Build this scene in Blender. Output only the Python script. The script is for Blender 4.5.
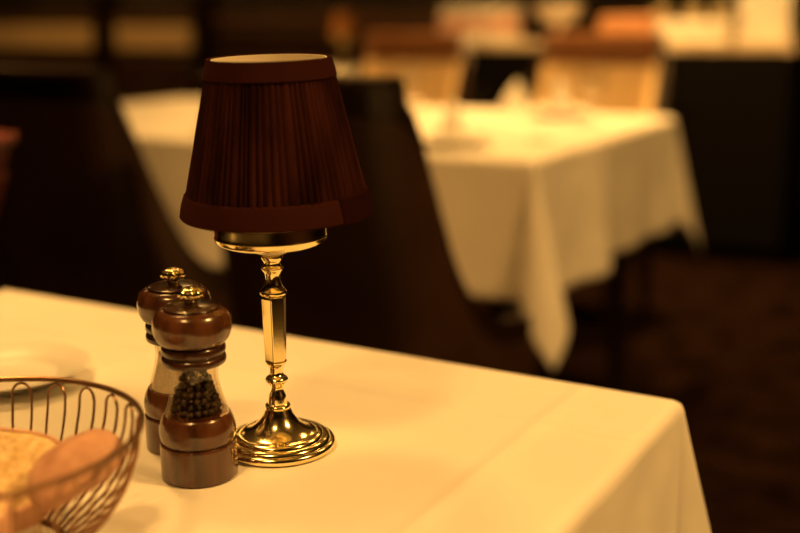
import bpy, bmesh, math, random
from mathutils import Vector, Matrix, noise

for _o in list(bpy.data.objects):
    bpy.data.objects.remove(_o, do_unlink=True)
S = bpy.context.scene
COL = S.collection
R = math.radians
PI = math.pi
random.seed(7)

# ------------------------------------------------------------------ camera
cam_d = bpy.data.cameras.new('camera')
cam = bpy.data.objects.new('camera', cam_d)
COL.objects.link(cam)
cam_d.lens = 50.0
cam_d.sensor_width = 36.0
cam_d.clip_start = 0.02
cam.matrix_world = (Matrix.Translation((0, 0, 1.06)) @ Matrix.Rotation(R(90 - 13.2), 4, 'X')
                    @ Matrix.Rotation(R(-0.6), 4, 'Z'))
cam_d.dof.use_dof = True
cam_d.dof.focus_distance = 0.772
cam_d.dof.aperture_fstop = 2.5
S.camera = cam

# ------------------------------------------------------------------ world + view
wd = bpy.data.worlds.new('world')
S.world = wd
wd.use_nodes = True
wd.node_tree.nodes['Background'].inputs[0].default_value = (1.0, 0.5, 0.15, 1)
wd.node_tree.nodes['Background'].inputs[1].default_value = 0.004
S.view_settings.view_transform = 'Standard'
S.view_settings.look = 'None'
S.view_settings.gamma = 1.0
S.view_settings.use_curve_mapping = False
S.view_settings.exposure = 0.03
S.cycles.use_denoising = True
S.cycles.sample_clamp_indirect = 6.0

WARM = (1.0, 0.515, 0.135)
# ceiling downlights: (along the back wall, towards the back wall, watts, spread, which one)
LIGHTS = [
    (1.45, 0.95, 72, 150, 'flush round ceiling lamp beside the near table, towards the aisle'),
    (-1.45, 1.05, 8, 86, 'flush round ceiling lamp behind and left of the near table'),
    (-0.35, -0.60, 15, 86, 'flush round ceiling lamp behind the camera'),
    (-0.45, 2.60, 8, 100, 'flush round ceiling lamp over the right side of the far table'),
    (-1.60, 2.60, 11, 110, 'flush round ceiling lamp over the middle of the far table'),
    (-1.35, 4.00, 44, 90, 'flush round ceiling lamp in front of the black sideboard'),
    (-5.60, 4.50, 9, 110, 'flush round ceiling lamp over the banquettes'),
    (-3.55, 4.30, 12, 100, 'flush round ceiling lamp over the distant table'),
]
CEIL = 2.70

# the room, both tables and the sideboard share one direction, turned 30 degrees from the camera
ROT = R(-30.0)
UX, UY = math.cos(ROT), math.sin(ROT)


def rw(a, b):
    return (a * UX - b * UY, a * UY + b * UX)


# ------------------------------------------------------------------ materials
def nt(m):
    return m.node_tree.nodes, m.node_tree.links


def mat(name, col, rough=0.5, metal=0.0, spec=0.5, **kw):
    m = bpy.data.materials.new(name)
    m.use_nodes = True
    b = m.node_tree.nodes['Principled BSDF']
    b.inputs['Base Color'].default_value = (*col, 1)
    b.inputs['Roughness'].default_value = rough
    b.inputs['Metallic'].default_value = metal
    b.inputs['Specular IOR Level'].default_value = spec
    for k, v in kw.items():
        b.inputs[k.replace('_', ' ')].default_value = v
    return m


def add_coords(m, scale=(1, 1, 1)):
    n, l = nt(m)
    tc = n.new('ShaderNodeTexCoord')
    mp = n.new('ShaderNodeMapping')
    mp.inputs['Scale'].default_value = scale
    l.new(tc.outputs['Object'], mp.inputs['Vector'])
    return mp


def vary(m, c1, c2, scale=20, stretch=(1, 1, 1), detail=4, lo=0.35, hi=0.65):
    n, l = nt(m)
    mp = add_coords(m, stretch)
    t = n.new('ShaderNodeTexNoise')
    t.inputs['Scale'].default_value = scale
    t.inputs['Detail'].default_value = detail
    l.new(mp.outputs[0], t.inputs['Vector'])
    r = n.new('ShaderNodeValToRGB')
    r.color_ramp.elements[0].position = lo
    r.color_ramp.elements[1].position = hi
    r.color_ramp.elements[0].color = (*c1, 1)
    r.color_ramp.elements[1].color = (*c2, 1)
    l.new(t.outputs['Fac'], r.inputs[0])
    l.new(r.outputs[0], n['Principled BSDF'].inputs['Base Color'])
    return m


def bump(m, scale=200, strength=0.2, dist=0.001, stretch=(1, 1, 1), kind='noise'):
    n, l = nt(m)
    mp = add_coords(m, stretch)
    if kind == 'noise':
        t = n.new('ShaderNodeTexNoise')
        t.inputs['Scale'].default_value = scale
        t.inputs['Detail'].default_value = 3
        out = t.outputs['Fac']
        l.new(mp.outputs[0], t.inputs['Vector'])
    elif kind == 'voronoi':
        t = n.new('ShaderNodeTexVoronoi')
        t.inputs['Scale'].default_value = scale
        out = t.outputs['Distance']
        l.new(mp.outputs[0], t.inputs['Vector'])
    else:  # woven threads: two crossed waves
        ws = []
        for d in ('X', 'Y'):
            t = n.new('ShaderNodeTexWave')
            t.bands_direction = d
            t.inputs['Scale'].default_value = scale
            t.inputs['Distortion'].default_value = 1.5
            t.inputs['Detail Scale'].default_value = 3
            l.new(mp.outputs[0], t.inputs['Vector'])
            ws.append(t)
        a = n.new('ShaderNodeMath')
        a.operation = 'MAXIMUM'
        l.new(ws[0].outputs['Fac'], a.inputs[0])
        l.new(ws[1].outputs['Fac'], a.inputs[1])
        out = a.outputs[0]
    b = n.new('ShaderNodeBump')
    b.inputs['Strength'].default_value = strength
    b.inputs['Distance'].default_value = dist
    l.new(out, b.inputs['Height'])
    l.new(b.outputs[0], n['Principled BSDF'].inputs['Normal'])
    return m


M = {}
M['linen'] = bump(vary(mat('linen', (.8, .78, .72), .85, spec=.2), (.80, .77, .71), (.84, .82, .76), 6),
                  260, .12, .0005, kind='weave')
M['brass'] = bump(mat('brass', (.97, .84, .46), .14, 1.0), 60, .02, .0005)
M['walnut'] = bump(vary(mat('walnut', (.12, .05, .02), .22, spec=.6, Coat_Weight=.5, Coat_Roughness=.12),
                        (.036, .012, .004), (.115, .042, .015), 90, (1, 1, .12), 6, .35, .7), 300, .08, .0004, (1, 1, .1))
M['walnut_dark'] = vary(mat('walnut_dark', (.05, .02, .01), .25, Coat_Weight=.4), (.022, .008, .004), (.05, .018, .007), 60, (1, 1, .15))
M['peppercorn'] = bump(vary(mat('peppercorn', (.03, .02, .015), .5), (.012, .008, .006), (.065, .040, .027), 260), 900, .25, .0003)
M['salt'] = bump(vary(mat('salt', (.8, .78, .74), .8), (.72, .69, .64), (.88, .86, .82), 500), 900, .3, .0006)
M['shade_cloth'] = bump(vary(mat('shade_cloth', (.09, .02, .016), 1.0, spec=.03),
                             (.016, .0042, .0028), (.044, .0115, .0075), 55, (1, 1, .15), 6), 700, .35, .0006)
M['shade_trim'] = bump(mat('shade_trim', (.034, .0088, .0058), 1.0, spec=.03), 900, .4, .0005)
M['lining'] = bump(mat('lining', (.85, .80, .68), .8), 400, .1, .0004)
M['amber_shade'] = bump(mat('amber_shade', (.48, .20, .05), .85), 300, .2, .0005)
M['bulb'] = mat('bulb', (.9, .88, .84), .3)
M['porcelain'] = mat('porcelain', (.80, .78, .73), .38)
M['bronze_wire'] = mat('bronze_wire', (.30, .17, .09), .32, .9)
M['crumb'] = bump(vary(mat('crumb', (.8, .6, .3), .9), (.58, .39, .17), (.80, .61, .34), 120), 160, .7, .004, kind='voronoi')
M['crust'] = bump(vary(mat('crust', (.5, .2, .08), .7), (.44, .22, .14), (.64, .37, .25), 40), 140, .4, .002)
M['black_leather'] = bump(mat('black_leather', (.008, .005, .004), .5), 160, .2, .001)
M['brown_leather'] = bump(vary(mat('brown_leather', (.07, .03, .015), .42), (.035, .015, .006), (.052, .023, .010), 8), 160, .2, .001)
M['tan_leather'] = bump(vary(mat('tan_leather', (.50, .31, .14), .5), (.74, .52, .26), (.84, .62, .34), 6), 160, .2, .001)
M['red_leather'] = bump(vary(mat('red_leather', (.22, .02, .015), .45), (.10, .008, .005), (.14, .013, .008), 8), 160, .2, .001)
M['dark_wood'] = bump(vary(mat('dark_wood', (.05, .022, .012), .35, Coat_Weight=.2), (.008, .0035, .002), (.020, .008, .004), 7, (1, 6, 6), 6), 60, .1, .001)
M['rail_wood'] = bump(vary(mat('rail_wood', (.15, .07, .03), .35, Coat_Weight=.2), (.10, .04, .016), (.19, .08, .03), 9, (1, 6, 6), 6), 60, .1, .001)
M['black_lacquer'] = bump(mat('black_lacquer', (.003, .002, .0015), .6, spec=.1), 30, .05, .001)
M['stone'] = vary(mat('stone', (.55, .45, .33), .3), (.46, .37, .27), (.66, .55, .42), 12)
M['carpet'] = bump(vary(mat('carpet', (.03, .014, .008), 1.0, spec=.0), (.004, .002, .0012), (.013, .006, .003), 9), 400, .6, .004)
M['wall_paper'] = bump(vary(mat('wall_paper', (.10, .07, .035), .7), (.05, .034, .018), (.08, .055, .028), 4), 120, .1, .001)
M['wall_wood'] = bump(vary(mat('wall_wood', (.06, .025, .012), .45), (.02, .008, .004), (.04, .016, .008), 5, (6, 6, 1), 6), 60, .1, .001)
M['ceiling_paint'] = bump(mat('ceiling_paint', (.55, .48, .38), .85), 200, .1, .001)
M['pink_linen'] = bump(mat('pink_linen', (.75, .38, .30), .85), 260, .2, .0006, kind='weave')
M['terracotta_linen'] = bump(mat('terracotta_linen', (.58, .30, .16), .85), 260, .2, .0006, kind='weave')
M['bottle_glass'] = mat('bottle_glass', (.012, .02, .010), .08)
M['bottle_label'] = vary(mat('bottle_label', (.6, .5, .3), .6), (.5, .42, .26), (.62, .53, .34), 30)
M['steel'] = mat('steel', (.75, .73, .70), .15, 1.0)
M['lamp_trim'] = mat('lamp_trim', (.55, .5, .42), .4, .6)


def thin_clear(name, tint, rough):
    m = bpy.data.materials.new(name)
    m.use_nodes = True
    n, l = nt(m)
    n.remove(n['Principled BSDF'])
    tr = n.new('ShaderNodeBsdfTransparent')
    tr.inputs[0].default_value = (*tint, 1)
    gl = n.new('ShaderNodeBsdfGlossy')
    gl.inputs['Roughness'].default_value = rough
    lw = n.new('ShaderNodeLayerWeight')
    lw.inputs['Blend'].default_value = .35
    pw = n.new('ShaderNodeMath')
    pw.operation = 'POWER'
    pw.inputs[1].default_value = 3.0
    l.new(lw.outputs['Facing'], pw.inputs[0])
    fr = n.new('ShaderNodeMath')
    fr.operation = 'MULTIPLY_ADD'
    fr.inputs[1].default_value = .75
    fr.inputs[2].default_value = .045
    l.new(pw.outputs[0], fr.inputs[0])
    mx = n.new('ShaderNodeMixShader')
    l.new(fr.outputs[0], mx.inputs[0])
    l.new(tr.outputs[0], mx.inputs[1])
    l.new(gl.outputs[0], mx.inputs[2])
    l.new(mx.outputs[0], n['Material Output'].inputs['Surface'])
    return m


M['acrylic'] = thin_clear('acrylic', (.93, .90, .84), .04)
M['clear_glass'] = thin_clear('clear_glass', (.97, .97, .96), .02)
em = mat('diffuser', (.9, .85, .7), .6)
em.node_tree.nodes['Principled BSDF'].inputs['Emission Color'].default_value = (*WARM, 1)
em.node_tree.nodes['Principled BSDF'].inputs['Emission Strength'].default_value = 14.0
M['diffuser'] = em


# ------------------------------------------------------------------ helpers
def tag(o, label=None, cat=None, group=None, kind=None):
    if label: o['label'] = label
    if cat: o['category'] = cat
    if group: o['group'] = group
    if kind: o['kind'] = kind
    return o


def thing(name, label, cat, loc=(0, 0, 0), rz=0.0, group=None, kind=None):
    o = bpy.data.objects.new(name, None)
    o.empty_display_size = 0.05
    COL.objects.link(o)
    o.location = loc
    o.rotation_euler = (0, 0, rz)
    return tag(o, label, cat, group, kind)


def obj(name, me, material, parent=None, smooth=True, loc=None, rot=None):
    if isinstance(me, bmesh.types.BMesh):
        bm = me
        bmesh.ops.recalc_face_normals(bm, faces=bm.faces)
        me = bpy.data.meshes.new(name)
        bm.to_mesh(me)
        bm.free()
        for p in me.polygons:
            p.use_smooth = smooth
        if smooth:
            me.set_sharp_from_angle(angle=R(40))
        if material:
            me.materials.append(M[material])
    o = bpy.data.objects.new(name, me)
    COL.objects.link(o)
    o.parent = parent
    if loc: o.location = loc
    if rot: o.rotation_euler = rot
    return o


def bevel(o, w, seg=2):
    md = o.modifiers.new('bevel', 'BEVEL')
    md.width = w
    md.segments = seg
    md.limit_method = 'ANGLE'
    return o


def box(bm, x0, x1, y0, y1, z0, z1):
    v = [bm.verts.new((x, y, z)) for x in (x0, x1) for y in (y0, y1) for z in (z0, z1)]
    for f in ((0, 1, 3, 2), (4, 6, 7, 5), (0, 4, 5, 1), (2, 3, 7, 6), (0, 2, 6, 4), (1, 5, 7, 3)):
        bm.faces.new([v[i] for i in f])
    return bm


def boxbm(*a):
    return box(bmesh.new(), *a)


def smooth_profile(pts, n=5):
    """Catmull-Rom through (r, z) points; a point given twice stays a sharp corner."""
    out = []
    segs, cur = [], [pts[0]]
    for p in pts[1:]:
        if p == cur[-1]:
            segs.append(cur)
            cur = [p]
        else:
            cur.append(p)
    segs.append(cur)
    for sg in segs:
        if len(sg) == 1:
            continue
        for i in range(len(sg) - 1):
            p0 = sg[max(i - 1, 0)]; p1 = sg[i]; p2 = sg[i + 1]; p3 = sg[min(i + 2, len(sg) - 1)]
            for k in range(n):
                t = k / n
                q = []
                for c in (0, 1):
                    q.append(0.5 * (2 * p1[c] + (p2[c] - p0[c]) * t + (2 * p0[c] - 5 * p1[c] + 4 * p2[c] - p3[c]) * t * t
                                    + (3 * p1[c] - p0[c] - 3 * p2[c] + p3[c]) * t ** 3))
                out.append((max(q[0], 0), q[1]))
        out.append(sg[-1])
    return out


def lathe(prof, seg=64, closed=False, bm=None):
    bm = bm or bmesh.new()
    rings = []
    for r, z in prof:
        if r < 1e-5:
            rings.append([bm.verts.new((0, 0, z))])
        else:
            rings.append([bm.verts.new((r * math.cos(2 * PI * i / seg), r * math.sin(2 * PI * i / seg), z)) for i in range(seg)])
    pairs = list(zip(rings[:-1], rings[1:]))
    if closed:
        pairs.append((rings[-1], rings[0]))
    for a, b in pairs:
        for i in range(seg):
            j = (i + 1) % seg
            q = [a[i % len(a)], a[j % len(a)], b[j % len(b)], b[i % len(b)]]
            u = []
            for w in q:
                if w not in u: u.append(w)
            if len(u) >= 3:
                try: bm.faces.new(u)
                except ValueError: pass
    return bm


def capped(prof):
    p = list(prof)
    if p[0][0] > 1e-5: p = [(0, p[0][1])] + p
    if p[-1][0] > 1e-5: p = p + [(0, p[-1][1])]
    return p


def tube(bm, path, r, seg=8, closed=False):
    pts = [Vector(p) for p in path]
    n = len(pts)
    rings = []
    ref = Vector((0, 0, 1))
    for i, p in enumerate(pts):
        a = pts[(i - 1) % n] if closed or i > 0 else p
        b = pts[(i + 1) % n] if closed or i < n - 1 else p
        t = (b - a).normalized()
        x = t.cross(ref)
        if x.length < 1e-3: x = t.cross(Vector((1, 0, 0)))
        x.normalize()
        y = x.cross(t).normalized()
        ref = y if not closed else ref
        rr = r[i] if isinstance(r, (list, tuple)) else r
        rings.append([bm.verts.new(p + rr * (x * math.cos(2 * PI * k / seg) + y * math.sin(2 * PI * k / seg))) for k in range(seg)])
    for i in range(n if closed else n - 1):
        A, B = rings[i], rings[(i + 1) % n]
        for k in range(seg):
            bm.faces.new((A[k], A[(k + 1) % seg], B[(k + 1) % seg], B[k]))
    if not closed:
        bm.faces.new(rings[0]); bm.faces.new(rings[-1])
    return bm


def copy_tree(o, parent=None):
    c = o.copy()
    COL.objects.link(c)
    c.parent = parent
    for ch in list(o.children):
        copy_tree(ch, c)
    return c


def interp(x, pts):
    if x <= pts[0][0]: return pts[0][1]
    for (x0, y0), (x1, y1) in zip(pts, pts[1:]):
        if x <= x1:
            t = (x - x0) / (x1 - x0)
            return y0 + (y1 - y0) * t
    return pts[-1][1]


# ------------------------------------------------------------------ the room
A0, A1, B0, B1 = -7.3, 2.6, -2.6, 5.95


def slab(name, a0, a1, b0, b1, z0, z1, m, kind='structure'):
    o = obj(name, boxbm(a0, a1, b0, b1, z0, z1), m, smooth=False, rot=(0, 0, ROT))
    if kind: o['kind'] = kind
    return o


slab('floor', A0, A1, B0, B1, -.05, 0, 'carpet')
slab('ceiling', A0, A1, B0, B1, CEIL + .02, CEIL + .08, 'ceiling_paint')
wb = slab('wall_back', A0, A1, B1, B1 + .1, 0, CEIL + .02, 'wall_paper')
slab('wall_left', A0 - .1, A0, B0, B1, 0, CEIL + .02, 'wall_wood')
slab('wall_right', A1, A1 + .1, B0, B1, 0, CEIL + .02, 'wall_wood')
slab('wall_front', A0, A1, B0 - .1, B0, 0, CEIL + .02, 'wall_wood')
slab('baseboard_back', A0, A1, B1 - .02, B1, 0, .12, 'dark_wood')

# ceiling lamps
for i, (a, b, w, sp, lab) in enumerate(LIGHTS):
    x, y = rw(a, b)
    t = thing('ceiling_light', lab, 'ceiling light', (x, y, CEIL), 0, 'flush ceiling lights')
    obj('trim_ring', lathe([(.20, .02), (.235, .02), (.235, -.02), (.22, -.03), (.20, -.02)], 48, True), 'lamp_trim', t)
    obj('diffuser', lathe(capped([(.199, .015), (.199, -.008)]), 48), 'diffuser', t)
    ld = bpy.data.lights.new('ceiling_light_glow', 'AREA')
    ld.shape = 'DISK'
    ld.size = .38
    ld.energy = w
    ld.color = WARM
    ld.spread = R(sp)
    lo = bpy.data.objects.new('ceiling_light_glow', ld)
    COL.objects.link(lo)
    lo.parent = t
    lo.location = (0, 0, -.032)


# ------------------------------------------------------------------ tablecloths and tables
def cloth_mesh(hx, hy, over, top, rad, seed, step=.011, flare=17, crease=(), wave=.012, sq=-1):
    bm = bmesh.new()
    nx = int(2 * (hx + over) / step); ny = int(2 * (hy + over) / step)
    rnd = random.Random(seed)
    ph = [rnd.uniform(0, 6.28) for _ in range(16)]

    def od(q):
        if q < rad * PI / 2:
            return rad * math.sin(q / rad), rad * (1 - math.cos(q / rad))
        return rad, rad + q - rad * PI / 2

    def point(s, t):
        a = abs(s) - (hx - rad); b = abs(t) - (hy - rad)
        sx = 1 if s > 0 else -1; sy = 1 if t > 0 else -1
        if a <= 0 and b <= 0:
            z = top + .0006 * noise.noise(Vector((s * 5, t * 5, seed))) + .0003 * noise.noise(Vector((s * 17, t * 13, seed)))
            for axis, pos, amp in crease:
                d = (s if axis == 'x' else t) - pos
                z += amp * math.exp(-(d / .005) ** 2)
            return (s, t, z)
        if a > 0 and b > 0:
            q = math.hypot(a, b); phi = math.atan2(b, a)
            o, d = od(q)
            k = 2 * (sx > 0) + (sy > 0)
            fl = math.tan(R(flare)) * (math.sin(2 * phi) ** (.7 if sq > 0 else 1.3)) + .05 * math.sin(4 * phi + ph[k]) * math.sin(2 * phi)
            e = d * fl
            psi = phi - sq * .22 * math.sin(4 * phi) * min(1, d / .1)
            return (sx * (hx - rad + (o + e) * math.cos(psi)), sy * (hy - rad + (o + e) * math.sin(psi)), top - d * (1 - .04 * math.sin(2 * phi)))
        if a > 0:
            o, d = od(a); al = t / (hy - rad); k = 4 + (sx > 0); L = hy
        else:
            o, d = od(b); al = s / (hx - rad); k = 6 + (sy > 0); L = hx
        env = max(0.0, 1 - al ** 4)
        g = wave * min(1, (d / over)) ** 1.2 * env * (math.sin(al * L * 9 + ph[k]) + .6 * math.sin(al * L * 21 + ph[k + 4]) + .9)
        g += (.003 * noise.noise(Vector((al * L * 11 + d * 9, d * 6 - al * L * 4, k))) + .0015 * noise.noise(Vector((al * L * 30, d * 14, k)))) * min(1, d / .04) * min(1, env * 3)
        z = top - d
        if a > 0: return (sx * (hx - rad + o + g), t, z)
        return (s, sy * (hy - rad + o + g), z)

    grid = [[bm.verts.new(point(-hx - over + 2 * (hx + over) * i / nx, -hy - over + 2 * (hy + over) * j / ny))
             for j in range(ny + 1)] for i in range(nx + 1)]
    for i in range(nx):
        for j in range(ny):
            bm.faces.new((grid[i][j], grid[i + 1][j], grid[i + 1][j + 1], grid[i][j + 1]))
    return bm


def tablecloth(label, x, y, hx, hy, **kw):
    bm = cloth_mesh(hx, hy, kw.pop('over', .30), .75, .009, **kw)
    o = obj('tablecloth', bm, 'linen', loc=(x, y, 0), rot=(0, 0, ROT))
    me = o.data
    me.set_sharp_from_angle(angle=R(180))
    sd = o.modifiers.new('solidify', 'SOLIDIFY')
    sd.thickness = .0012
    sd.offset = -1
    tag(o, label, 'tablecloth')
    return o


def table(label, x, y, hx, hy):
    t = thing('dining_table', label, 'table', (x, y, 0), ROT)
    i = .012
    bevel(obj('tabletop', boxbm(-hx + i, hx - i, -hy + i, hy - i, .712, .7465), 'dark_wood', t, False), .004)
    bm = boxbm(-hx + .09, hx - .09, -hy + .09, hy - .09, .64, .712)
    obj('apron', bm, 'dark_wood', t, False)
    leg = None
    for sx in (-1, 1):
        for sy in (-1, 1):
            if leg is None:
                bm = lathe(capped(smooth_profile([(.018, 0), (.022, .03), (.026, .35), (.033, .55), (.033, .712)], 3)), 16)
                leg = obj('leg', bm, 'dark_wood', t)
                o = leg
            else:
                o = obj('leg', leg.data, None, t)
            o.location = (sx * (hx - .11), sy * (hy - .11), 0)
    return t


NC = (-.308, .702)
table('dark wood table under the nearest white cloth', *NC, .393, .393)
tablecloth('white linen cloth with crossing fold creases on the nearest table', *NC, .393, .393, seed=3, step=.0055,
           crease=(('x', .312, .0026), ('y', .292, .0022), ('x', -.08, .0014)), flare=13, wave=.007)
FC = (.03, 2.985)
FT = (FC[0] - .325 * UX, FC[1] - .325 * UY)     # middle of the long table; FC is the middle of its right part
table('long dark wood table under the cloth set for four', *FT, .90, .50)
tablecloth('white cloth with a long pointed corner on the long table set for four', *FT, .90, .50, seed=11, step=.012, sq=1, flare=15, wave=.022)
TC = (-.42, 5.67)
table('small dark wood table far behind the brass lamp', *TC, .33, .33)
tablecloth('white cloth on the small distant table behind the lamp shade', *TC, .33, .33, seed=5, step=.02, flare=14, over=.2)
TOP = .7505


# ------------------------------------------------------------------ the brass lamp
def pleated(r0, z0, r1, z1, n, seed, amp):
    """gathered cloth cone: irregular pleats, deeper to the bottom"""
    rnd = random.Random(seed)
    cuts = [0.0]
    while cuts[-1] < 1:
        cuts.append(cuts[-1] + rnd.uniform(.55, 1.6) / n)
    cuts = [c / cuts[-1] for c in cuts]
    angs, offs = [], []
    for c0, c1 in zip(cuts, cuts[1:]):
        d = rnd.uniform(.5, 1.2)
        for f, o in ((0, -1), (.12, -.4), (.4, .75), (.72, 1.0), (.93, .4)):
            angs.append(2 * PI * (c0 + (c1 - c0) * f)); offs.append(o * d)
    bm = bmesh.new()
    rows = []
    H = 14
    for k in range(H + 1):
        t = k / H
        row = []
        for i, (a, o) in enumerate(zip(angs, offs)):
            a2 = a + .012 * math.sin(5 * a + 2.2 * t) * t
            r = r0 + (r1 - r0) * t + amp * o * (.45 + .55 * (1 - t)) + .0003 * noise.noise(Vector((a * 9, t * 6, seed)))
            row.append(bm.verts.new((r * math.cos(a2), r * math.sin(a2), z0 + (z1 - z0) * t)))
        rows.append(row)
    for A, B in zip(rows, rows[1:]):
        for i in range(len(A)):
            j = (i + 1) % len(A)
            bm.faces.new((A[i], A[j], B[j], B[i]))
    return bm


def make_lamp(label, loc, shade='shade_cloth', trim='shade_trim', rz=0.0):
    t = thing('table_lamp', label, 'lamp', loc, rz)
    base = [(.0, .0), (.0388, .0), (.0388, .0), (.0404, .0012), (.0409, .0032), (.0398, .0052), (.0374, .0060), (.0374, .0060),
            (.0366, .0074), (.0348, .0086), (.0322, .0088), (.0322, .0088), (.0314, .0102), (.0290, .0112), (.0268, .0112), (.0268, .0112),
            (.0240, .0122), (.0195, .0148), (.0150, .0188), (.0116, .0236), (.0098, .0274), (.0090, .0292)]
    obj('base', lathe(capped(smooth_profile(base, 5)), 96), 'brass', t)
    low = [(.0086, .0285), (.0092, .0300), (.0088, .0318), (.0070, .0330), (.0070, .0330), (.0068, .0350), (.0062, .0385),
           (.0046, .0425), (.0044, .0450), (.0060, .0475), (.0080, .0500), (.0078, .0520), (.0052, .0545), (.0048, .0580),
           (.0056, .0610), (.0072, .0630), (.0078, .0645)]
    obj('lower_stem', lathe(capped(smooth_profile(low, 5)), 48), 'brass', t)
    col = bmesh.new()
    ring = []
    for z, r in ((.0640, .0068), (.0655, .0080), (.1115, .0092), (.1130, .0080)):
        ring.append([col.verts.new((r * math.cos(2 * PI * k / 6 + .42), r * math.sin(2 * PI * k / 6 + .42), z)) for k in range(6)])
    for A, B in zip(ring, ring[1:]):
        for k in range(6):
            col.faces.new((A[k], A[(k + 1) % 6], B[(k + 1) % 6], B[k]))
    col.faces.new(ring[0]); col.faces.new(ring[-1])
    bevel(obj('faceted_column', col, 'brass', t, False), .0006, 2)
    up = [(.0082, 0.1130), (.0094, 0.1143), (.0094, 0.1160), (.0082, 0.1173), (.0062, 0.1205), (.0052, 0.1245), (.0056, 0.1285),
          (.0074, 0.1313), (.0078, 0.1327), (.0062, 0.1343), (.0058, 0.1365), (.0072, 0.1390), (.0076, 0.1410), (.0066, 0.1435),
          (.0066, 0.1495)]
    obj('upper_stem', lathe(capped(smooth_profile(up, 5)), 48), 'brass', t)
    dish = [(0, 0.1485), (.020, 0.1487), (.032, 0.1497), (.0375, 0.1520), (.0392, 0.1555), (.0392, 0.1555), (.0386, 0.1565), (.0386, 0.1645),
            (.0386, 0.1645), (.0378, 0.1645), (.0378, 0.1645), (.0376, 0.1565), (.034, 0.1527), (.020, 0.1505), (0, 0.1503)]
    obj('drip_dish', lathe(smooth_profile(dish, 4), 80), 'brass', t)
    obj('candle_sleeve', lathe(capped(smooth_profile([(.0105, 0.1503), (.0108, .146), (.0108, .196), (.010, .198)], 3)), 32), 'lining', t)
    obj('bulb', lathe(capped(smooth_profile([(.007, .198), (.009, .205), (.0145, .222), (.013, .236), (.006, .252), (0.001, .257)], 4)), 32), 'bulb', t)
    # gathered shade with its two trims, lining and the wire fitter
    zb, zt, rb, rt = .1735, .2755, .0632, .0408
    dsh = obj('shade', pleated(rb, zb, rt, zt, 72, 4, .0019), shade, t)
    dsh.data.set_sharp_from_angle(angle=R(60))
    tilt = Matrix.Rotation(R(1.5), 4, 'X') @ Matrix.Rotation(R(-.6), 4, 'Y')
    dsh.matrix_local = Matrix.Translation((.0042, 0, .222)) @ tilt @ Matrix.Translation((0, 0, -.222))
    slope = (rb - rt) / (zt - zb)
    hb, ht = .0130, .0112

    def rr(z): return rb - (z - zb) * slope
    e = .0024
    lo = [(rr(zb) - .001, zb - .002), (rr(zb) + e, zb - .002), (rr(zb) + e + .0008, zb - .0008), (rr(zb + hb / 2) + e + .0008, zb + hb / 2), (rr(zb + hb) + e, zb + hb), (rr(zb + hb) + .0004, zb + hb + .001)]
    obj('bottom_trim', lathe(lo + [(rr(zb + hb) - .001, zb + hb)], 128, True), trim, dsh)
    hi = [(rr(zt - ht) - .0005, zt - ht), (rr(zt - ht) + e - .0006, zt - ht), (rr(zt - ht / 2) + e - .0005, zt - ht / 2), (rr(zt) + e - .0012, zt + .0006), (rr(zt) + .001, zt + .0016), (rr(zt) - .001, zt + .0012)]
    obj('top_trim', lathe(hi, 128, True), trim, dsh)
    obj('lining', lathe([(rr(zb) - .0022, zb), (rr(zt) - .0022, zt + .001), (rr(zt) - .0032, zt + .001), (rr(zb) - .0032, zb)], 96, True), 'lining', dsh)
    # overlapping seam tab of the lower trim
    bm = bmesh.new()
    a0, a1 = R(-43), R(-4)
    g = []
    for k in range(13):
        a = a0 + (a1 - a0) * k / 12
        row = []
        for r_, z_ in ((rr(zb) + e + .0006, zb - .0034), (rr(zb) + e + .0019, zb - .002), (rr(zb + hb) + e + .0012, zb + hb + .0012), (rr(zb + hb) + e - .001, zb + hb + .0022)):
            row.append(bm.verts.new((r_ * math.cos(a), r_ * math.sin(a), z_)))
        g.append(row)
    for A, B in zip(g, g[1:]):
        for k in range(3):
            bm.faces.new((A[k], B[k], B[k + 1], A[k + 1]))
    bmesh.ops.solidify(bm, geom=bm.faces[:], thickness=.0010)
    obj('trim_seam', bm, trim, dsh)
    bend = Matrix.Rotation(R(-.15), 4, 'Y')
    fit = bmesh.new()
    for k in range(3):
        a = 2 * PI * k / 3 + .5
        tube(fit, [(.011 * math.cos(a), .011 * math.sin(a), .196), (.03 * math.cos(a), .03 * math.sin(a), .240),
                   ((rr(.262) - .003) * math.cos(a), (rr(.262) - .003) * math.sin(a), .262)], .0011, 6)
    obj('shade_fitter', fit, 'brass', t)
    for c in t.children:          # the stem leans a little to the left
        if c.name.split('.')[0] != 'base':
            c.matrix_local = bend @ (c.matrix_basis)
    return t


LAMP = make_lamp('brass table lamp with a pleated maroon shade beside the mills', (-.0888, .755, TOP))
make_lamp('distant small lamp with an amber shade on the small table', (-.27, 5.60, TOP), 'amber_shade', 'amber_shade')


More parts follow.
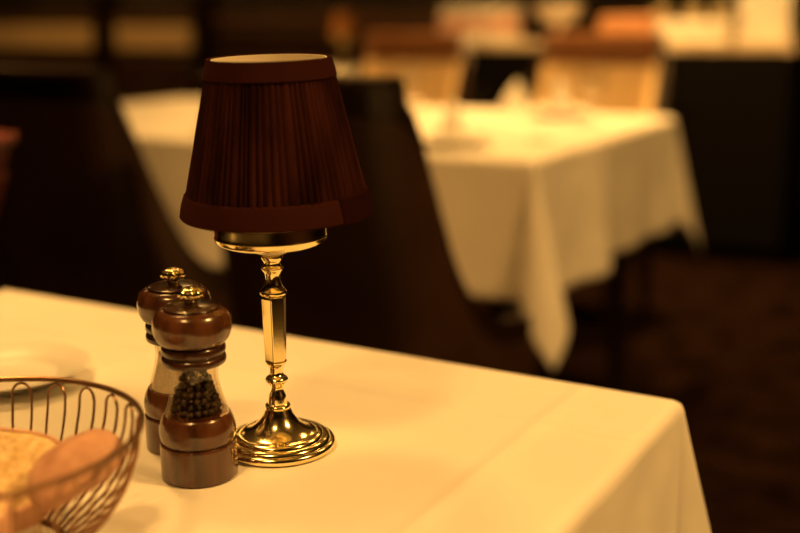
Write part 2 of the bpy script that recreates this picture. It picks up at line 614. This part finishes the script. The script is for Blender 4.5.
# ------------------------------------------------------------------ mills
def make_mill(label, loc, fill, rz):
    t = thing('pepper_mill' if fill == 'pepper' else 'salt_mill', label, 'mill', loc, rz, 'mills beside the lamp')
    t.scale = (1, 1, 1.015 if fill == 'pepper' else 1.02)
    base = [(.0245, 0), (.0245, 0), (.0256, .0008), (.0259, .003), (.0257, .022), (.0250, .0238), (.0236, .0244), (.0236, .0244), (.0232, .0252)]
    obj('base', lathe(capped(smooth_profile(base, 4)), 64), 'walnut', t)
    ring = [(.0232, .0250), (.0246, .0258), (.0256, .0300), (.0256, .0345), (.0243, .0395), (.0228, .0428), (.0218, .0440)]
    obj('lower_ring', lathe(capped(smooth_profile(ring, 5)), 64), 'walnut', t)
    go = [(.0214, .0441), (.0200, .0490), (.0176, .0570), (.0158, .0650), (.0154, .0710), (.0164, .0765), (.0172, .0784)]
    gi = [(r - .0016, z) for r, z in reversed(go)]
    obj('clear_waist', lathe(smooth_profile(go, 5) + smooth_profile(gi, 5), 64, True), 'acrylic', t)
    col = [(.0178, .0780), (.0206, .0786), (.0216, .0806), (.0212, .0832), (.0196, .0846), (.0196, .0846), (.0198, .0852), (.0212, .0862), (.0215, .0885),
           (.0208, .0910), (.0190, .0920)]
    obj('collar', lathe(capped(smooth_profile(col, 4)), 64), 'walnut_dark', t)
    head = [(.0185, .0918), (.0222, .0932), (.0250, .0975), (.0261, .1030), (.0256, .1085), (.0235, .1130), (.0205, .1152), (.0205, .1152), (.0200, .1146), (.0186, .1150), (.0150, .1158), (.0080, .1166)]
    obj('head', lathe(capped(smooth_profile(head, 5)), 64), 'walnut', t)
    obj('cap_disc', lathe(capped(smooth_profile([(.0182, .1149), (.0184, .1162), (.0160, .1172), (.0080, .1180)], 3)), 48), 'walnut_dark', t)
    # fluted brass nut on the spindle
    bm = bmesh.new()
    rows = []
    for z, r, fl in ((.1175, .0042, 0), (.1200, .0040, 0), (.1215, .0062, .0), (.1232, .0080, .0006), (.1256, .0082, .0007), (.1276, .0070, .0006), (.1288, .0045, .0002), (.1292, .0015, 0)):
        rows.append([bm.verts.new(((r + fl * math.cos(12 * 2 * PI * k / 48)) * math.cos(2 * PI * k / 48), (r + fl * math.cos(12 * 2 * PI * k / 48)) * math.sin(2 * PI * k / 48), z)) for k in range(48)])
    for A, B in zip(rows, rows[1:]):
        for k in range(48):
            bm.faces.new((A[k], A[(k + 1) % 48], B[(k + 1) % 48], B[k]))
    bm.faces.new(rows[0]); bm.faces.new(rows[-1])
    obj('nut', bm, 'brass', t)
    obj('spindle', lathe(capped([(.0022, .0440), (.0022, .0785)]), 16), 'steel', t)
    inner = [(z, r - .0019) for r, z in go]
    if fill == 'pepper':
        bm = bmesh.new()
        d = .0050
        rnd = random.Random(5)
        k = 0
        z = .0441 + d / 2
        while z < .0735:
            R_ = interp(z, inner) - d / 2
            n = 7
            for i in range(-n, n + 1):
                for j in range(-n, n + 1):
                    x = (i + .5 * (j % 2) + .3 * (k % 2)) * d; y = (j * .866 + .4 * (k % 2)) * d
                    h = math.hypot(x, y)
                    if h > R_ or h < .0044 or (z > .067 and rnd.random() < .45): continue
                    ico = bmesh.ops.create_icosphere(bm, subdivisions=2, radius=d / 2 * rnd.uniform(.86, .99),
                                                     matrix=Matrix.Translation((x + rnd.uniform(-.0003, .0003), y + rnd.uniform(-.0003, .0003), z)))
            k += 1
            z += d * .84
        o = obj('peppercorns', bm, 'peppercorn', t)
        tag(o, 'black peppercorns inside the clear waist', kind='stuff')
    else:
        pr = [(r - .0019, z) for r, z in go if z < .068] + [(.0132, .0690)]
        o = obj('salt', lathe(capped(smooth_profile(pr, 4)), 48), 'salt', t)
        tag(o, 'coarse white salt inside the clear waist', kind='stuff')
    return t


make_mill('walnut mill with black peppercorns in its clear waist, in front', (-.1380, .7075, TOP), 'pepper', .4)
make_mill('walnut mill with white salt in its clear waist, behind', (-.1600, .7610, TOP), 'salt', 1.3)

# ------------------------------------------------------------------ bread basket
BK = (-.246, .592)
bk = thing('bread_basket', 'round bronze wire bread basket with looped sides beside the mills', 'basket', (*BK, TOP), 0)
RIM, RZ = .0965, .0755


def bowl_r(z):
    return interp(z, [(0.0, .048), (.004, .052), (.012, .063), (.024, .077), (.04, .0875), (.057, .0935), (.0755, .0965)])


bm = tube(bmesh.new(), [(RIM * math.cos(2 * PI * k / 96), RIM * math.sin(2 * PI * k / 96), RZ) for k in range(96)], .0019, 8, True)
obj('rim', bm, 'bronze_wire', bk)
for r_, z_, nm in ((.048, .0016, 'foot_ring'), (.024, .0016, 'floor_ring')):
    obj(nm, tube(bmesh.new(), [(r_ * math.cos(2 * PI * k / 64), r_ * math.sin(2 * PI * k / 64), z_) for k in range(64)], .0015, 8, True), 'bronze_wire', bk)
obj('floor_cross', tube(tube(bmesh.new(), [(-.048, 0, .0016), (.048, 0, .0016)], .0013, 6), [(0, -.048, .0016), (0, .048, .0016)], .0013, 6), 'bronze_wire', bk)
path = []
hw = .0062
for z in [.0016 + (.0655 - .0016) * k / 12 for k in range(13)]:
    r_ = bowl_r(z) - .0008
    path.append((r_, -hw * (.55 + .45 * min(1, z / .05)), z))
for k in range(1, 8):
    a = PI * k / 8
    z = .0655 + .0078 * math.sin(a)
    path.append((bowl_r(z) - .0012, -hw * math.cos(a), z))
path += [(p[0], -p[1], p[2]) for p in reversed(path[:13])]
loop = None
NL = 25
for k in range(NL):
    if loop is None:
        loop = obj('wire_loop', tube(bmesh.new(), path, .0009, 6), 'bronze_wire', bk)
        o = loop
    else:
        o = obj('wire_loop', loop.data, None, bk)
    o.rotation_euler = (0, 0, 2 * PI * (k + .3) / NL)


def bread_slice(label, loc, rot, w=.085, h=.075, th=.016):
    t = thing('bread_slice', label, 'bread', loc, 0, 'bread in the wire basket')
    t.rotation_euler = rot
    out = []
    N = 40
    for k in range(N):
        a = 2 * PI * k / N
        c, s_ = math.cos(a), math.sin(a)
        p = 2.9
        r_ = (abs(c) ** p + abs(s_) ** p) ** (-1 / p)
        x = w / 2 * r_ * c * (1.06 if s_ > .1 else .97)
        y = h / 2 * r_ * s_ * (1.08 if s_ > 0 else 1)
        out.append((x, y))
    bm = bmesh.new()
    rows = []
    for f, z in ((.0, -th / 2), (.55, -th / 2 - .0006), (.90, -th / 2), (.955, -th / 2 + .002), (.955, th / 2 - .002), (.90, th / 2), (.55, th / 2 + .0008), (.0, th / 2)):
        if f == 0: rows.append([bm.verts.new((0, 0, z))])
        else: rows.append([bm.verts.new((x * f, y * f, z + .0007 * noise.noise(Vector((x * 90, y * 90, z * 99))))) for x, y in out])
    for A, B in zip(rows, rows[1:]):
        for k in range(N):
            j = (k + 1) % N
            f = []
            for v in (A[k % len(A)], A[j % len(A)], B[j % len(B)], B[k % len(B)]):
                if v not in f: f.append(v)
            bm.faces.new(f)
    obj('crumb', bm, 'crumb', t)
    bm = bmesh.new()
    rows = []
    for f, z in ((.93, -th / 2 - .0002), (.985, -th / 2), (1.0, -th / 4), (1.0, th / 4), (.985, th / 2), (.93, th / 2 + .0002)):
        rows.append([bm.verts.new((x * f, y * f, z)) for x, y in out])
    rows.append(rows[0])
    for A, B in zip(rows, rows[1:]):
        for k in range(N):
            j = (k + 1) % N
            bm.faces.new((A[k], A[j], B[j], B[k]))
    obj('crust', bm, 'crust', t)
    return t


bread_slice('golden bread slice leaning in the wire basket', (-.244, .611, TOP + .039), (R(24), R(3), R(-8)), .088, .066)
bread_slice('pale bread slice at the front of the wire basket', (-.250, .557, TOP + .036), (R(12), R(3), R(-10)), .066, .052)

bm = bmesh.new()
NR, NS = 44, 32
rows = []
for i in range(NR + 1):
    t_ = i / NR
    x = -.034 + .068 * t_
    r_ = .0165 * max(.02, (1 - abs(2 * t_ - 1) ** 2.6)) ** .5
    rows.append([])
    for k in range(NS):
        a = 2 * PI * k / NS
        rr_ = r_ * (1 + .16 * noise.noise(Vector((x * 45, math.cos(a) * 1.4, math.sin(a) * 1.4))) + .07 * noise.noise(Vector((x * 130, math.cos(a) * 3, math.sin(a) * 3))))
        rows[-1].append(bm.verts.new((x, rr_ * math.cos(a) * 1.05, rr_ * math.sin(a) * .9 - .10 * (2 * t_ - 1) ** 2 * .05)))
for A, B in zip(rows, rows[1:]):
    for k in range(NS):
        bm.faces.new((A[k], A[(k + 1) % NS], B[(k + 1) % NS], B[k]))
bm.faces.new(rows[0]); bm.faces.new(rows[-1])
o = obj('bread_roll', bm, 'crust', None, True, (-.1875, .599, TOP + .054), (R(6), R(-9), R(60)))
tag(o, 'long rosy crusted roll leaning on the basket rim', 'bread', 'bread in the wire basket')

# ------------------------------------------------------------------ side plate on the near table
PLATE = [(0, .0015), (.030, .0015), (.034, 0), (.036, 0), (.038, .0025), (.044, .006), (.056, .0105), (.066, .0135), (.066, .0135),
         (.0672, .0145), (.066, .0152), (.066, .0152), (.056, .0128), (.046, .0092), (.040, .0052), (.034, .0042), (0, .0042)]


def plate(label, loc, sc=1.0, group=None):
    o = obj('side_plate', lathe(smooth_profile([(r * sc, z * sc) for r, z in PLATE], 3), 64), 'porcelain', None, True, loc)
    return tag(o, label, 'plate', group)


plate('white side plate behind the bread basket', (-.334, .903, TOP + .0005))


# ------------------------------------------------------------------ chairs
def make_chair(label, outer='brown_leather', inner='tan_leather', wood='dark_wood', rail='rail_wood', group=None, lean=.075, high=.95):
    """origin on the floor under the seat; the sitter looks along +y"""
    t = thing('dining_chair', label, 'chair', group=group)
    yb, yf = -.25, .16           # back and front of the seat
    hwid = .205
    fl = .0                      # the wings open towards the front

    def rake(z): return -lean * max(0, (z - .45) / .5) ** 1.1
    # plan path of the shell: right front -> back -> left front
    path = []
    rad = .07
    for k in range(15):
        path.append((hwid + fl * (1 - k / 14), yf - (yf - yb - rad) * k / 14))
    for k in range(1, 8):
        a = PI / 2 * k / 8
        path.append((hwid - rad + rad * math.cos(a), yb + rad - rad * math.sin(a)))
    for k in range(13):
        path.append((hwid - rad - 2 * (hwid - rad) * k / 12, yb))
    for k in range(1, 8):
        a = PI / 2 + PI / 2 * k / 8
        path.append((-hwid + rad + rad * math.cos(a), yb + rad - rad * math.sin(a)))
    for k in range(15):
        path.append((-hwid - fl * k / 14, yb + rad + (yf - yb - rad) * k / 14))
    prof = [(0, high), (.03, high - .05), (.06, .80), (.10, .69), (.14, .61), (.20, .555), (.28, .52), (.38, .50), (.55, .495)]

    def top(x, y):
        f = y - yb
        return interp(max(0, f - .015), prof) if f > .001 else high

    def shell(off, zlo, cap, trim=0.0):
        """a wall standing on the path, moved inwards by off; returns rows of (x, y, z)"""
        g = []
        for i, (x, y) in enumerate(path):
            a = Vector(path[max(i - 1, 0)]); b = Vector(path[min(i + 1, len(path) - 1)])
            d = (b - a).normalized()
            nrm = Vector((d.y, -d.x)) * -1     # towards the sitter
            if nrm.dot(Vector((-x, -y))) < 0: nrm = -nrm
            zt = top(x, y) - cap
            row = []
            for k in range(9):
                z = zlo + (zt - zlo) * k / 8
                row.append(Vector((x + nrm.x * off, y + nrm.y * off + rake(z), z)))
            g.append(row)
        return g

    def wall(name, o0, o1, zlo, cap, m):
        bm = bmesh.new()
        A = [[bm.verts.new(p) for p in row] for row in shell(o0, zlo, cap)]
        B = [[bm.verts.new(p) for p in row] for row in shell(o1, zlo, cap)]
        for i in range(len(A) - 1):
            for k in range(8):
                bm.faces.new((A[i][k], A[i + 1][k], A[i + 1][k + 1], A[i][k + 1]))
                bm.faces.new((B[i][k], B[i][k + 1], B[i + 1][k + 1], B[i + 1][k]))
            bm.faces.new((A[i][8], A[i + 1][8], B[i + 1][8], B[i][8]))
            bm.faces.new((A[i][0], B[i][0], B[i + 1][0], A[i + 1][0]))
        for i in (0, -1):
            for k in range(8):
                bm.faces.new((A[i][k], A[i][k + 1], B[i][k + 1], B[i][k]))
        return obj(name, bm, m, t)

    wall('shell_frame', .006, .026, .33, 0, wood)
    wall('inner_upholstery', .0265, .05, .44, .035, inner)
    wall('outer_upholstery', -.001, .0055, .37, .05, outer)
    # wooden top rail along the back
    idx = [i for i, (x, y) in enumerate(path) if y < yb + .02]
    bm = bmesh.new()
    sec = []
    for i in idx:
        x, y = path[i]
        k = .0
        zt = top(x, y)
        row = []
        for (o_, dz) in ((.0275, -.095), (.056, -.095), (.060, -.03), (.056, .004), (.030, .012), (.0, .008), (-.002, -.002), (.0275, .0005)):
            sgn = 1 if abs(x) < .17 else .75
            row.append(bm.verts.new((x * (1 - o_ * .6), y + o_ + rake(zt + dz), zt + dz)))
        sec.append(row)
    for A, B in zip(sec, sec[1:]):
        for k in range(8):
            bm.faces.new((A[k], A[(k + 1) % 8], B[(k + 1) % 8], B[k]))
    bm.faces.new(sec[0]); bm.faces.new(sec[-1])
    obj('top_rail', bm, rail, t)
    # seat
    bm = boxbm(-.15, .15, -.19, .172, .385, .468)
    o = bevel(obj('seat_cushion', bm, outer, t), .022, 4)
    obj('seat_frame', boxbm(-.175, .175, -.22, .15, .33, .384), wood, t, False)
    leg = None
    for sx in (-1, 1):
        for front in (0, 1):
            bm = bmesh.new()
            x = sx * .165; y = .13 if front else -.20
            rk = 0 if front else -.06
            pts = [((x, y + rk, 0), .013), ((x, y + rk * .4, .16), .017), ((x, y, .33), .021)]
            rows = []
            for (px, py, pz), h in pts:
                rows.append([bm.verts.new((px + dx * h, py + dy * h, pz)) for dx, dy in ((-1, -1), (1, -1), (1, 1), (-1, 1))])
            for A, B in zip(rows, rows[1:]):
                for k in range(4):
                    bm.faces.new((A[k], A[(k + 1) % 4], B[(k + 1) % 4], B[k]))
            bm.faces.new(rows[0]); bm.faces.new(rows[-1])
            obj('leg', bm, wood, t, False)
    return t


def local(c, a, b):
    return (c[0] + a * UX - b * UY, c[1] + a * UY + b * UX)


GC = 'chairs at the table set for four'
ch = make_chair('black curved dining chair seen from behind, right behind the lamp shade', rail='dark_wood', group=GC)  # same rail wood as the far chairs; shade put into its darker colour
far = make_chair('tan backed dining chair facing the camera, nearer the black sideboard end', group=GC)
FOUR = [
    (ch, .485, -.915, 0, None),
    (None, -.125, -.88, 0, 'black curved dining chair seen from behind, left of the lamp shade'),
    (far, .11, .90, PI, None),
    (None, -.64, .90, PI, 'tan backed dining chair facing the camera, just right of the lamp shade'),
]
for o, a, b, rz, lab in FOUR:
    o = o or copy_tree(far if rz else ch)
    x, y = local(FC, a, b)
    o.location = (x, y, 0)
    o.rotation_euler = (0, 0, ROT + rz)
    if lab: o['label'] = lab
    if rz: o.scale = (1.2, 1, 1)

red = make_chair('dark red leather chair at the left edge of the picture', 'red_leather', 'red_leather', 'red_leather', 'red_leather', None, .17, .88)
red.location = (-.936, 1.43, 0)
red.rotation_euler = (0, 0, R(90))

# ------------------------------------------------------------------ place settings on the far table
NAP = None


def napkin(label, loc, rz):
    global NAP
    if NAP is None:
        bm = bmesh.new()
        rows = []
        H, N = 8, 36
        for k in range(H + 1):
            t_ = k / H
            row = []
            for i in range(N):
                a = 2 * PI * i / N
                r_ = (.042 * (1 - t_) + .014 * t_) * (1 + .13 * math.cos(7 * a) * (1 - .4 * t_))
                z = .075 * t_ * (1 + .22 * math.cos(a) * t_)
                row.append(bm.verts.new((r_ * math.cos(a) * 1.1, r_ * math.sin(a) * .8, z)))
            rows.append(row)
        for A, B in zip(rows, rows[1:]):
            for i in range(N):
                bm.faces.new((A[i], A[(i + 1) % N], B[(i + 1) % N], B[i]))
        bm.faces.new(rows[0]); bm.faces.new(rows[-1])
        o = obj('folded_napkin', bm, 'linen')
        NAP = o.data
    else:
        o = obj('folded_napkin', NAP, None)
    o.location = loc
    o.rotation_euler = (0, 0, rz)
    return tag(o, label, 'napkin', 'standing napkins on the far table')


GLASS = None


def wine_glass(label, loc):
    global GLASS
    t = thing('wine_glass', label, 'glass', loc, 0, 'wine glasses on the far table')
    if GLASS is None:
        a = obj('foot', lathe(capped(smooth_profile([(.033, 0), (.033, .0012), (.015, .003), (.004, .008)], 3)), 32), 'clear_glass', t)
        b = obj('stem', lathe(capped([(.0038, .0081), (.0034, .04), (.004, .0745)]), 16), 'clear_glass', t)
        oo = [(.004, .0746), (.022, .080), (.035, .100), (.037, .120), (.033, .150)]
        ii = [(max(r - .0012, 0), z + (.002 if z < .09 else 0)) for r, z in reversed(oo)]
        c = obj('bowl', lathe(capped(smooth_profile(oo, 4) + smooth_profile(ii, 4)), 32), 'clear_glass', t)
        GLASS = [(o.name.split('.')[0], o.data) for o in (a, b, c)]
    else:
        for n_, d_ in GLASS:
            obj(n_, d_, None, t)
    return t


SET = [(.31, -.36, 'near the front corner'), (-.31, -.36, 'near the left chairs'), (.29, .34, 'in front of the right tan chair'), (-.27, .36, 'in front of the left tan chair')]
for a, b, w in SET:
    x, y = local(FC, a, b)
    plate('white plate on the far table ' + w, (x, y, TOP + .001), 1.5, 'plates on the far table')
    napkin('white napkin folded upright on its plate ' + w, (x, y, TOP + .0085), ROT + a * 5)
    x, y = local(FC, a + .15, b * .55)
    wine_glass('clear wine glass on the far table ' + w, (x, y, TOP + .001))
x, y = local(FC, .11, .43)
napkin('white napkin folded upright alone at the rear edge of the far table', (x, y, TOP + .001), .3)

# ------------------------------------------------------------------ black sideboard and what stands on it
SA0, SA1, SB0, SB1 = -2.72, -.86, 4.60, 5.16
sb = thing('sideboard', 'long black sideboard with a pale stone top at the back', 'sideboard', (*rw((SA0 + SA1) / 2, (SB0 + SB1) / 2), 0), ROT)
hx, hy = (SA1 - SA0) / 2, (SB1 - SB0) / 2
obj('body', boxbm(-hx + .01, hx - .01, -hy + .02, hy - .01,   .06, .865), 'black_lacquer', sb, False)
obj('plinth', boxbm(-hx + .05, hx - .05, -hy + .06, hy - .03, 0, .06), 'black_lacquer', sb, False)
bevel(obj('counter_top', boxbm(-hx, hx, -hy, hy, .8655, .897), 'stone', sb, False), .003)
nd = 4
dw = (2 * hx - .02) / nd
for k in range(nd):
    x0 = -hx + .01 + k * dw
    d = bevel(obj('door', boxbm(x0 + .004, x0 + dw - .004, -hy + .001, -hy + .0195, .075, .85), 'black_lacquer', sb, False), .003)
    hx_ = x0 + (dw - .05 if k % 2 == 0 else .05)
    obj('handle', tube(bmesh.new(), [(hx_, -hy + .002, .56), (hx_, -hy - .024, .565), (hx_, -hy - .024, .695), (hx_, -hy + .002, .70)], .005, 8), 'steel', d)
STOP = .8972


ORD = ['lowest', 'second from the bottom', 'third from the bottom', 'fourth from the bottom', 'fifth from the bottom', 'sixth from the bottom', 'seventh from the bottom', 'eighth from the bottom']


def folded(name, label, mat_, a, b, z, w, d, h, group, rz=0.0):
    """a folded cloth: rounded fold along the front, layered edges at the side"""
    bm = bmesh.new()
    pts = []
    for k in range(9):
        an = PI / 2 + PI * k / 8
        pts.append((-d / 2 + h / 2 + h / 2 * math.cos(an), h / 2 + h / 2 * math.sin(an)))
    pts += [(d / 2, 0), (d / 2 - .006, h * .3), (d / 2, h * .5), (d / 2 - .006, h * .7), (d / 2, h)]
    L = [bm.verts.new((-w / 2, y, z_)) for y, z_ in pts]
    Q = [bm.verts.new((w / 2, y, z_)) for y, z_ in pts]
    n = len(pts)
    for k in range(n):
        bm.faces.new((L[k], L[(k + 1) % n], Q[(k + 1) % n], Q[k]))
    bm.faces.new(L); bm.faces.new(list(reversed(Q)))
    o = obj(name, bm, mat_, None, True, (*rw(a, b), z), (0, 0, ROT + rz))
    return tag(o, label, 'linen', group)


z = STOP
for k in range(7):
    folded('folded_tablecloth', 'folded cream tablecloth, %s in the tall stack at the sideboard end' % ORD[k], 'linen', -1.005 + random.uniform(-.006, .006), 4.84, z, .20, .30, .0285, 'tall stack of folded tablecloths', random.uniform(-.03, .03))
    z += .0290
z = STOP
for k in range(4):
    folded('folded_napkin', 'folded cream napkin, %s in the low stack beside the tall stack' % ORD[k], 'linen', -1.29 + random.uniform(-.006, .006), 4.78, z, .30, .26, .0215, 'low stack of folded napkins', random.uniform(-.03, .03))
    z += .022
z = STOP
for k in range(5):
    folded('folded_napkin', 'folded terracotta napkin, %s in the stack behind the tan chair' % ORD[k], 'terracotta_linen', -1.60 + random.uniform(-.006, .006), 4.86, z, .24, .24, .0215, 'stack of terracotta napkins', random.uniform(-.03, .03))
    z += .022
z = STOP
for k in range(6):
    pink = k in (2, 3)
    folded('folded_napkin', 'folded pink napkin, %s in the cream stack' % ORD[k] if pink else 'folded cream napkin, %s in the stack with pink ones' % ORD[k],
           'pink_linen' if pink else 'linen', -2.32 + random.uniform(-.006, .006), 4.80, z, .29, .28, .0255,
           'pink napkins in the left stack' if pink else 'cream napkins in the left stack', random.uniform(-.03, .03))
    z += .026

fb = thing('footed_bowl', 'white porcelain bowl on a tall foot standing on the sideboard', 'bowl', (*rw(-1.96, 4.86), STOP))
obj('foot', lathe(capped(smooth_profile([(.055, 0), (.054, .004), (.02, .014), (.013, .03), (.013, .055), (.022, .077)], 4)), 48), 'porcelain', fb)
obj('bowl', lathe(capped(smooth_profile([(.022, .0772), (.06, .087), (.095, .115), (.112, .170), (.112, .170), (.107, .170), (.107, .170), (.09, .120), (.05, .095), (.0, .091)], 4)), 64), 'porcelain', fb)

for k, (a, b) in enumerate(((-1.54, 5.06), (-1.40, 5.08), (-1.27, 5.06))):
    t = thing('wine_bottle', ['dark wine bottle at the back of the sideboard, leftmost of three', 'dark wine bottle at the back of the sideboard, middle of three',
                              'dark wine bottle at the back of the sideboard, rightmost of three'][k], 'bottle', (*rw(a, b), STOP), 0, 'wine bottles on the sideboard')
    obj('bottle_body', lathe(capped(smooth_profile([(.036, 0), (.0375, .004), (.0375, .004), (.0375, .18), (.0375, .18), (.035, .205), (.020, .228), (.0145, .245), (.0140, .285), (.0140, .285), (.0155, .286), (.0155, .293), (.013, .296)], 4)), 32), 'bottle_glass', t)
    obj('paper_label', lathe([(.0378, .06), (.0378, .15), (.0381, .15), (.0381, .06)], 32, True), 'bottle_label', t)
g = wine_glass('clear wine glass on the sideboard before the low napkin stack', (*rw(-1.12, 4.63), STOP))
g['group'] = 'glass on the sideboard'

# ------------------------------------------------------------------ banquettes along the back wall
BQ = [(-7.15, -5.58, 'far left'), (-5.40, -4.72, 'middle'), (-4.54, -2.95, 'right')]
for a0, a1, w in BQ:
    lab = {'far left': 'wooden banquette with a tan back strip at the far left', 'middle': 'narrow wooden banquette with a tan back strip left of the lamp shade',
           'right': 'dark wooden banquette behind the small distant table'}[w]
    hw_ = (a1 - a0) / 2
    t = thing('banquette', lab, 'banquette', (*rw((a0 + a1) / 2, 5.62), 0), ROT)
    obj('plinth', boxbm(-hw_, hw_, -.48, .0, 0, .28), 'dark_wood', t, False)
    bevel(obj('seat_cushion', boxbm(-hw_ + .01, hw_ - .01, -.52, -.03, .281, .45), 'brown_leather', t), .03, 3)
    obj('back_board', boxbm(-hw_, hw_, .001, .06, 0, .97), 'rail_wood', t, False)
    bevel(obj('lower_back_cushion', boxbm(-hw_ + .01, hw_ - .01, -.07, 0, .455, .755), 'brown_leather', t), .02, 3)
    bevel(obj('upper_back_strip', boxbm(-hw_ + .02, hw_ - .02, -.05, 0, .79, .955), 'tan_leather' if w != 'right' else 'brown_leather', t), .02, 3)
    bevel(obj('top_rail', boxbm(-hw_ - .01, hw_ + .01, -.06, .07, .971, 1.01), 'rail_wood', t, False), .008)
    for sx in (-1, 1):
        bevel(obj('end_post', boxbm(sx * (hw_ + .045) - .03, sx * (hw_ + .045) + .03, -.06, .07, 0, 1.16), 'dark_wood', t, False), .006)
